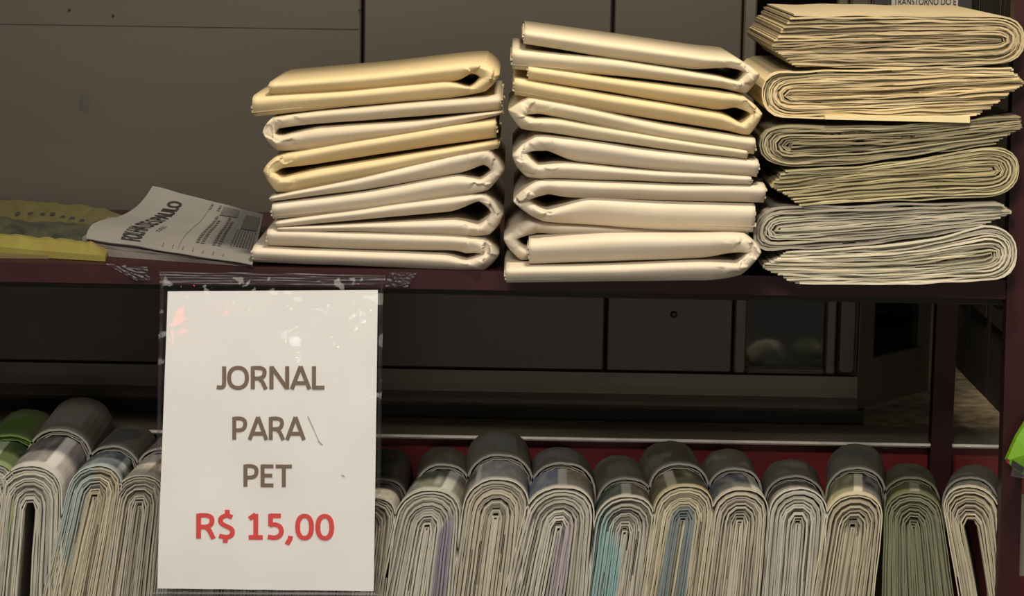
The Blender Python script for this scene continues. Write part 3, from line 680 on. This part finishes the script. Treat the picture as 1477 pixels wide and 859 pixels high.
GL_ = {  # strokes on a grid: x in cap heights, y 0 baseline .. 1 cap line; (points, closed)
 'J': (0.42, [[(0.33, 1), (0.33, 0.30), (0.29, 0.12), (0.17, 0.075), (0.02, 0.10)]]),
 'O': (0.98, 'O'), '0': (0.74, '0'),
 'R': (0.78, [[(0.13, 0), (0.13, 1)], [(0.13, 0.93), (0.42, 0.93), (0.58, 0.86), (0.62, 0.71), (0.56, 0.55), (0.40, 0.475), (0.13, 0.475)], [(0.38, 0.47), (0.52, 0.34), (0.68, 0.0)]]),
 'P': (0.74, [[(0.13, 0), (0.13, 1)], [(0.13, 0.93), (0.40, 0.93), (0.57, 0.85), (0.61, 0.68), (0.55, 0.50), (0.38, 0.42), (0.13, 0.42)]]),
 'N': (0.92, [[(0.13, 0), (0.13, 1)], [(0.79, 0), (0.79, 1)], [(0.14, 0.97), (0.78, 0.03)]]),
 'A': (0.86, [[(0.06, 0), (0.43, 1.0)], [(0.43, 1.0), (0.80, 0)], [(0.19, 0.27), (0.67, 0.27)]]),
 'L': (0.60, [[(0.13, 1), (0.13, 0)], [(0.07, 0.07), (0.57, 0.07)]]),
 'E': (0.68, [[(0.13, 0), (0.13, 1)], [(0.07, 0.07), (0.60, 0.07)], [(0.07, 0.51), (0.55, 0.51)], [(0.07, 0.93), (0.60, 0.93)]]),
 'T': (0.74, [[(0.37, 0), (0.37, 1)], [(0.02, 0.93), (0.72, 0.93)]]),
 '1': (0.72, [[(0.38, 0), (0.38, 1)], [(0.38, 0.98), (0.14, 0.80)], [(0.12, 0.065), (0.64, 0.065)]]),
 '5': (0.72, [[(0.58, 0.93), (0.17, 0.93)], [(0.20, 0.99), (0.20, 0.52)], [(0.16, 0.55), (0.36, 0.58), (0.54, 0.50), (0.60, 0.32), (0.53, 0.14), (0.35, 0.06), (0.10, 0.09)]]),
 '$': (0.72, [[(0.58, 0.86), (0.38, 0.93), (0.19, 0.85), (0.15, 0.70), (0.24, 0.57), (0.46, 0.46), (0.58, 0.34), (0.56, 0.16), (0.38, 0.065), (0.10, 0.12)], [(0.40, 1.16), (0.40, 0.95)], [(0.34, 0.05), (0.32, -0.16)]]),
 ',': (0.36, [[(0.22, 0.14), (0.20, 0.02), (0.08, -0.20)]]),
 ' ': (0.34, []),
}
def words_on(body, x0, x1, y0, y1, mat, bold):
    """letters of even strokes filling the traced box, y1 the baseline"""
    tot = sum(GL_[c][0] for c in body) - 0.07 - (GL_[body[-1]][0] - 0.02 - max([0.9 * GL_[body[-1]][0]]))
    polys = []; X = -0.04
    for c in body:
        w, st = GL_[c]
        if st in ('O', '0'):
            st = [[(w / 2 + (w / 2 - 0.115) * math.copysign(abs(math.cos(a)) ** 0.88, math.cos(a)), 0.5 + 0.44 * math.copysign(abs(math.sin(a)) ** 0.88, math.sin(a))) for a in [2 * math.pi * k / 28 for k in range(29)]]]
        for ln in st:
            if len(ln) > 3 and c not in 'O0': ln = catmull(ln, 26)
            L, R = [], []
            for k, p in enumerate(ln):
                a = ln[k - 1] if k else (ln[-2] if c in 'O0' else p); b = ln[k + 1] if k < len(ln) - 1 else (ln[1] if c in 'O0' else p)
                d = Vector((b[0] - a[0], b[1] - a[1])).normalized(); nn = Vector((-d.y, d.x)) * bold / 2
                L.append((X + p[0] + nn.x, p[1] + nn.y)); R.append((X + p[0] - nn.x, p[1] - nn.y))
            polys += [(L[k], L[k + 1], R[k + 1], R[k]) for k in range(len(L) - 1)]
        X += w
    xa = min(p[0] for q in polys for p in q); xb = max(p[0] for q in polys for p in q)
    V = []; Fc = []
    for n_, q in enumerate(polys):
        for p in q:
            px = lerp(x0, x1, (p[0] - xa) / (xb - xa)); py = y1 - p[1] * (y1 - y0)
            v_ = (py - 419) / 431.0; xl = lerp(242, 226, v_); xr = lerp(545, 539, v_)
            V.append(on_sign((px - xl) / (xr - xl), v_, 0.0005 + 0.000002 * n_))
        Fc.append((4 * n_, 4 * n_ + 1, 4 * n_ + 2, 4 * n_ + 3))
    return mk('lettering', V, Fc, mat, sign)
words_on('JORNAL', 312, 468, 528, 561, M_INK, 0.172)
words_on('PARA', 335, 441, 601, 634, M_INK, 0.172)
words_on('PET', 351, 421, 670, 702, M_INK, 0.172)
words_on('R$ 15,00', 283, 482, 741, 777, M_INKRED, 0.18)
m = MB()
for (xa_, ya_), (xb_, yb_), w_ in (((444, 600), (452, 618), 0.8), ((452, 618), (461, 638), 0.6), ((459, 636), (465, 641), 1.4), ((493, 684), (497, 687), 1.5)):
    def sg(px, py):
        v_ = (py - 419) / 431.0; xl = lerp(242, 226, v_); xr = lerp(545, 539, v_); return on_sign((px - xl) / (xr - xl), v_, 0.0006)
    m.add([sg(xa_ - w_, ya_), sg(xa_ + w_, ya_), sg(xb_ + w_, yb_), sg(xb_ - w_, yb_)], [(0, 1, 2, 3)])
m.build('scuff_marks', paint('grey_scuff', rgb(158, 152, 142), rough=0.8), sign, kind='stuff')
# sleeve, a little larger than the sheet, front and back films, gently wavy, bulged side welds
def on_sleeve(u, v, d):
    a = Vector((231, 399)).lerp(Vector((553, 401)), u); b = Vector((221, 859)).lerp(Vector((547, 861)), u); q = a.lerp(b, v)
    p = P(q.x, q.y, YS)
    e = min(u, 1 - u) * 22; edge = 1 - sstep(0, 1, e)
    w = 0.0012 * noise.noise(Vector((u * 3, v * 4, 3))) + edge * 0.0018 * noise.noise(Vector((u * 8, v * 26, 1.5)))
    tp = (1 - sstep(0.02, 0.12, v)) * 0.0013 * noise.noise(Vector((u * 40, v * 40, 2.5)))
    return p + Vector((0, w + tp - d, 0))
n, mm = 60, 90
for nm, d in (('front_film', 0.0024), ('back_film', -0.003)):
    V = [on_sleeve(i / n, j / mm, d) for j in range(mm + 1) for i in range(n + 1)]
    Fc = [(j * (n + 1) + i, (j + 1) * (n + 1) + i, (j + 1) * (n + 1) + i + 1, j * (n + 1) + i + 1) for j in range(mm) for i in range(n)]
    mk(nm, V, Fc, M_FILM, sign, smooth=True)
for u0, u1, v0, v1 in ((0.0, 0.018, 0.0, 1.0), (0.985, 1.0, 0.0, 1.0), (0.0, 1.0, 0.984, 1.0)):
    N_ = 60; V = []
    for k in range(N_ + 1):
        for (du, dd) in ((0, 0.001), (0.5, 0.0042), (1, 0.001)):
            if u1 - u0 < 0.5: V.append(on_sleeve(lerp(u0, u1, du), k / N_, dd))
            else: V.append(on_sleeve(k / N_, lerp(v0, v1, du), dd))
    Fc = [(k * 3 + a, (k + 1) * 3 + a, (k + 1) * 3 + a + 1, k * 3 + a + 1) for k in range(N_) for a in (0, 1)]
    mk('sleeve_weld', V, Fc, M_SCRAP, sign, smooth=True)
# tape holding it, and scraps of tape on the shelf lip
def tape(name, quad, Y, parent=None, seed=0, n=16):
    V = []
    for j in range(n + 1):
        for i in range(n + 1):
            q = Vector(quad[0]).lerp(Vector(quad[1]), i / n).lerp(Vector(quad[3]).lerp(Vector(quad[2]), i / n), j / n)
            V.append(P(q.x, q.y, Y) + Vector((0, 0.002 * noise.noise(Vector((i * 0.6, j * 0.6, seed))) , 0)))
    Fc = [(j * (n + 1) + i, (j + 1) * (n + 1) + i, (j + 1) * (n + 1) + i + 1, j * (n + 1) + i + 1) for j in range(n) for i in range(n)]
    return mk(name, V, Fc, M_SCRAP, parent, smooth=True)
tape('tape', [(230, 391), (556, 396), (556, 412), (230, 408)], -0.022, sign, 3)
s1 = tape('tape_scrap', [(152, 380), (212, 385), (218, 404), (196, 404)], -0.006, None, 5); tag(s1, 'wrinkled scrap of clear tape on the shelf edge below the flat newspapers', 'tape')
s2 = tape('tape_scrap', [(560, 392), (602, 392), (588, 414), (556, 413)], -0.006, None, 9); tag(s2, 'wrinkled scrap of clear tape on the shelf edge right of the sign', 'tape')

# ================================================================== FLAT NEWSPAPERS AT LEFT
cFL, cFR = Q(124, 343, 0.016), Q(364, 381, 0.004)
cBR, cBL = P(380, 309, 0.24), P(220, 268, 0.30)
def sheet_pt(u, v):
    a = cFL.lerp(cFR, u); b = cBL.lerp(cBR, u); p = a.lerp(b, v)
    # crest near the left, then a sag before the raised far corner
    k = (1 - u) ** 1.2
    p = p + Vector((-0.020 * k * math.sin(v * math.pi) * (1 - v), 0, k * (0.006 * math.sin(v * math.pi * 2.0) - 0.008 * math.sin(v * math.pi))))
    p.z = max(p.z, 0.004) + 0.0012 * noise.noise(Vector((u * 5, v * 5, 4)))
    return p
NWS = rgb(124, 121, 116)
top_np = thing('flat_newspaper', (cFL.x + 0.08, 0.12, 0.0), 'opened-out newspaper with a black masthead lying on the shelf left of the stacks', 'newspaper')
def sheet_obj(name, off, par, inset=0.0, cut=1.0, col=NWS, mat=M_PAPER):
    n = 28; V = []; C = []
    for side in (0, 1):
        for j in range(n + 1):
            for i in range(n + 1):
                u, v = i / n, j / n * cut
                p = sheet_pt(u, v) + Vector((0, 0, off - side * 0.0008)) + Vector((inset * (1 - u), inset * (1 - v), 0))
                V.append(p); C.append(vary(col, 1 + 0.05 * noise.noise(Vector((u * 4, v * 4, off * 900)))))
    a = (n + 1) ** 2; Fc = []
    for j in range(n):
        for i in range(n):
            q = (j * (n + 1) + i, j * (n + 1) + i + 1, (j + 1) * (n + 1) + i + 1, (j + 1) * (n + 1) + i)
            Fc.append(q); Fc.append(tuple(a + k for k in reversed(q)))
    per = [i for i in range(n + 1)] + [(j) * (n + 1) + n for j in range(1, n + 1)] + [n * (n + 1) + i for i in range(n - 1, -1, -1)] + [j * (n + 1) for j in range(n - 1, 0, -1)]
    for k in range(len(per)): b = per[(k + 1) % len(per)]; Fc.append((per[k], per[k] + a, b + a, b))
    return mk(name, V, Fc, mat, par, C, smooth=False)
sheet_obj('front_page', 0.0, top_np)
def on_page(body, u0, u1, v0, v1, mat, bold=0.0, name='lettering'):
    """letters read along v, their tops towards the left edge"""
    vs, fs = text_mesh(body, bold); out = []
    for t, yy, w in vs:
        out.append(sheet_pt(lerp(u1, u0, yy / CAPH), lerp(v0, v1, t)) + Vector((0, -0.0006, 0.0010)))
    return mk(name, out, fs, mat, top_np)
on_page('FOLHA DE S.PAULO', 0.215, 0.325, 0.06, 0.90, M_BLACK, 0.028)
def bar(u0, u1, v0, v1, mat, nm='print_line', par=None):
    m = MB(); k = 6
    for a in range(k):
        va, vb = lerp(v0, v1, a / k), lerp(v0, v1, (a + 1) / k)
        e = Vector((0, -0.0005, 0.0009))
        m.add([sheet_pt(u0, va) + e, sheet_pt(u1, va) + e, sheet_pt(u1, vb) + e, sheet_pt(u0, vb) + e], [(0, 1, 2, 3)])
    return m
allm = MB(); rnd = random.Random(3)
def dashes(u, th, v0, v1, seed, wmin=0.015, wmax=0.05):
    r = random.Random(seed); v = v0
    while v < v1:
        w = r.uniform(wmin, wmax); b = bar(u, u + th, v, min(v + w, v1), None); allm.add(b.v, b.f); v += w + 0.012
for k, u in enumerate((0.375, 0.392)): dashes(u, 0.008, 0.30, 0.46, k)
dashes(0.555, 0.003, 0.05, 0.95, 40, 0.9, 0.95)
for k, u in enumerate((0.64, 0.67, 0.74, 0.77)): dashes(u, 0.020, 0.22, 0.80 - 0.06 * (k % 2), 10 + k)
for k in range(8): dashes(0.845 + 0.018 * k, 0.006, 0.25, 0.60, 20 + k)
for k in range(7): dashes(0.46 + 0.06 * k, 0.006, 0.05, 0.11, 50 + k)
for k, (a, b) in enumerate(((0.55, 0.62), (0.62, 0.66))): dashes(a, 0.02, 0.88, 0.97, 70 + k)
allm.build('small_print', M_FAINT, top_np, kind='stuff')
b = bar(0.66, 0.80, 0.82, 0.96, None); 
m = MB(); m.add(b.v, b.f); m.build('printed_photo', M_FAINT, top_np)
b = bar(0.86, 0.98, 0.62, 0.90, None); m = MB(); m.add(b.v, b.f); m.build('printed_photo', M_FAINT, top_np)
# the newspapers under it
LBL = ['second flat newspaper of the left pile, directly under the one with the masthead', 'third flat newspaper of the left pile, dull grey edge', 'lowest flat newspaper of the left pile, lying on the shelf']
for k in range(3):
    zc_ = 0.0118 - 0.0040 * k
    q = [Q(119 + 3 * k, 364 + 2 * k, 0.0), Q(364, 384 + 0.5 * k, 0.0), Vector((Q(380, 340, 0).x, 0.23, 0)), Vector((Q(160, 330, 0).x, 0.25, 0))]
    q = [Vector((v.x, v.y, 0)) for v in q]
    nX = 20; V = []; Fc = []; C = []
    t = None
    for half in (0, 1):
        for i in range(nX + 1):
            u = i / nX; a = q[0].lerp(q[1], u); bb = q[3].lerp(q[2], u)
            taper = lerp(1.0, 0.28, u)
            z = zc_ * taper + (0.0036 * taper if half == 0 else 0.0) + (0.0006 * noise.noise(Vector((u * 9, k, half))) if not (k == 2 and half == 1) else 0)
            if k == 2 and half == 1: z = 0.0002
            bulge = Vector((0, -0.0015 * (1 if half == 0 else 0.2) * math.sin(u * 9 + k), 0))
            V += [Vector((a.x, a.y, z)) + bulge, Vector((bb.x, bb.y, z))]; c_ = vary(rgb(112, 105, 98), 1.0 - 0.08 * k); C += [c_, c_]
    s_ = 2 * (nX + 1)
    for i in range(nX):
        a = 2 * i
        Fc += [(a, a + 2, a + 3, a + 1), (s_ + a + 1, s_ + a + 3, s_ + a + 2, s_ + a), (a, s_ + a, s_ + a + 2, a + 2), (a + 1, a + 3, s_ + a + 3, s_ + a + 1)]
    Fc += [(0, 1, s_ + 1, s_), (2 * nX, s_ + 2 * nX, s_ + 2 * nX + 1, 2 * nX + 1)]
    o = mk('flat_newspaper', V, Fc, M_PAPER, None, C); tag(o, LBL[k], 'newspaper', 'flat newspapers under the one with the masthead')

# ================================================================== YELLOW WRAPPED PACKET
yb = thing('plastic_packet', (Q(60, 350, 0).x, 0.15, 0.0), 'crumpled yellow and green plastic packet lying at the left end of the top shelf', 'packet')
fl, frr = Q(-45, 352, 0.010), Q(152, 369, 0.006)
blb, brb = Q(-45, 297, 0.004), Q(176, 310, 0.004)
n1, n2 = 60, 34; V = []; C = []; Fc = []
Yc, Gc, Dc, Lc = rgb(84, 76, 38), rgb(62, 64, 42), rgb(38, 44, 38), rgb(120, 118, 56)
for side in (0, 1):
    for j in range(n2 + 1):
        for i in range(n1 + 1):
            u, v = i / n1, j / n2
            p = fl.lerp(frr, u).lerp(blb.lerp(brb, u), v)
            e = min(1, min(u, 1 - u) * 9) * min(1, v * 14) * (1 if v < 0.99 else 0.9)
            nn = noise.noise(Vector((u * 6, v * 3.5, 2))); dd, _ = noise.voronoi(Vector((u * 7, v * 3.2, 1)))
            rg = abs(noise.noise(Vector((u * 9 + v * 3, v * 5 - u * 2, 4)))); h = 0.003 + 0.004 * rg + 0.001 * nn + 0.004 * (dd[1] - dd[0]) * sstep(0.1, 0.3, v) * (1 - sstep(0.58, 0.7, v)) + 0.007 * (1 - sstep(0.02, 0.22, v)) + 0.007 * sstep(0.70, 0.98, v) * (0.6 + 0.4 * math.sin(u * 4))
            p = Vector((p.x, p.y, (p.z + max(h, 0) * e) if side == 0 else 0.0006))
            V.append(p)
            wob = 0.04 * noise.noise(Vector((u * 6, 0, 9)))
            if v < 0.17 + wob: c = mixc(Lc, rgb(120, 108, 52), clamp(0.5 + nn))
            elif v < 0.60 + wob: c = mixc(Gc, Dc, clamp(0.5 + 1.4 * noise.noise(Vector((u * 7, v * 9, 5)))))
            else: c = mixc(Yc, rgb(84, 80, 44), u)
            C.append(c)
a = (n1 + 1) * (n2 + 1)
for j in range(n2):
    for i in range(n1):
        q = (j * (n1 + 1) + i, j * (n1 + 1) + i + 1, (j + 1) * (n1 + 1) + i + 1, (j + 1) * (n1 + 1) + i)
        Fc += [q, tuple(a + k for k in reversed(q))]
per = list(range(n1 + 1)) + [j * (n1 + 1) + n1 for j in range(1, n2 + 1)] + [n2 * (n1 + 1) + i for i in range(n1 - 1, -1, -1)] + [j * (n1 + 1) for j in range(n2 - 1, 0, -1)]
for k in range(len(per)): b = per[(k + 1) % len(per)]; Fc.append((per[k], per[k] + a, b + a, b))
mk('wrap', V, Fc, M_PLASTICBAG, yb, C, smooth=False)
def packet_pt(px, py, up=0.0008):
    """nearest point of the wrap's upper face along the sight line through a traced dot"""
    best = None; d = ray(px, py)
    for p in V[:a]:
        w = p - CAM; t = w.dot(d); e = (w - d * t).length
        if best is None or e < best[0]: best = (e, p)
    return best[1] + Vector((0, -up, up))
for x, y in ((26, 310), (44, 310), (60, 310), (76, 311), (90, 313), (103, 316), (117, 319), (140, 322)):
    p = packet_pt(x, y)
    mk('black_dot', [p + Vector((0.0030 * math.cos(k * math.pi / 5), 0.006 * math.sin(k * math.pi / 5), 0.0004 + 0.0012 * math.sin(k * math.pi / 5))) for k in range(10)], [tuple(range(10))], M_BLACK, yb)
# flat dark edge of something under the packet
m = MB(); q = [Q(-45, 372, 0), Q(70, 373, 0), Q(90, 360, 0), Q(-45, 350, 0)]
m.hexa([Vector((v.x, v.y, 0.0001)) for v in q] + [Vector((v.x, v.y, 0.0035)) for v in q])
m.f = [tuple(reversed(f)) for f in m.f]; m.c = [rgb(96, 84, 52)] * 8
o = m.build('magazine', M_PAPER); tag(o, 'thin brownish magazine edge showing under the yellow packet', 'magazine')

# ================================================================== SMALL THINGS AT THE RIGHT
# magazine standing behind the right stack, its lower line of text just in the frame
mg = thing('magazine', (P(1333, 8, 0.36).x, 0.38, 0.0), 'dark magazine with a pale title strip standing behind the right stack', 'magazine')
x0, x1 = P(1262, 8, 0.36).x, P(1402, 8, 0.36).x
boxo('cover', M_BLACK, (x0, x1, 0.362, 0.370, 0.0, P(1333, -120, 0.36).z), mg)
boxo('title_strip', M_PALE, (P(1286, 8, 0.36).x, P(1382, 8, 0.36).x, 0.361, 0.362, P(1333, 12, 0.36).z, P(1333, -6, 0.36).z), mg)
vs, fs = text_mesh('TRANSTORNO DO E', 0.01)
a_, b_ = P(1289, 7, 0.3605), P(1379, 7, 0.3605)
mk('lettering', [Vector((lerp(a_.x, b_.x, u), 0.3605, lerp(a_.z, b_.z, u) + yy / CAPH * 0.0072)) for u, yy, w in vs], fs, M_BLACK, mg)
# lime packet hanging by the post
lp = thing('hanging_packet', (P(1470, 680, -0.03).x, -0.03, P(1470, 680, -0.03).z), 'lime green packet hanging in front of the right post', 'packet')
pts = [(1452, 664), (1466, 632), (1482, 606), (1520, 600), (1520, 690), (1478, 685), (1462, 676)]
fr_ = [P(x, y, -0.034) for x, y in pts]; nP = len(pts); cen = sum(fr_, Vector()) / nP + Vector((0, -0.008, 0))
V = fr_ + [v + Vector((0, 0.010, 0)) for v in fr_] + [cen]
Fc = [(k, (k + 1) % nP, 2 * nP) for k in range(nP)] + [(k, k + nP, (k + 1) % nP + nP, (k + 1) % nP) for k in range(nP)] + [tuple(range(nP, 2 * nP))]
mk('wrap', V, Fc, M_LIME, lp, [rgb(104, 150, 34)] * len(V))
m = MB(); m.quadprism([(1458, 671), (1474, 681), (1478, 674), (1461, 663)], -0.037, 0.001); m.build('black_mark', M_BLACK, lp).scale = (1, 1, 1)
m = MB(); m.quadprism([(1451, 666), (1455, 669), (1456, 663), (1452, 660)], -0.0365, 0.001); m.build('red_mark', M_RED, lp)
m = MB(); m.quadprism([(1458, 686), (1480, 690), (1480, 674), (1461, 670)], -0.0355, 0.002); m.build('clear_clip', M_SCRAP, lp)
# a pale wrapped paper on the next rack past the post
m = MB(); m.quadprism([(1464, 830), (1510, 830), (1510, 722), (1464, 722)], 0.06, 0.03); 
o = m.build('wrapped_magazine', M_PALE); tag(o, 'pale wrapped magazine standing just past the right post', 'magazine')
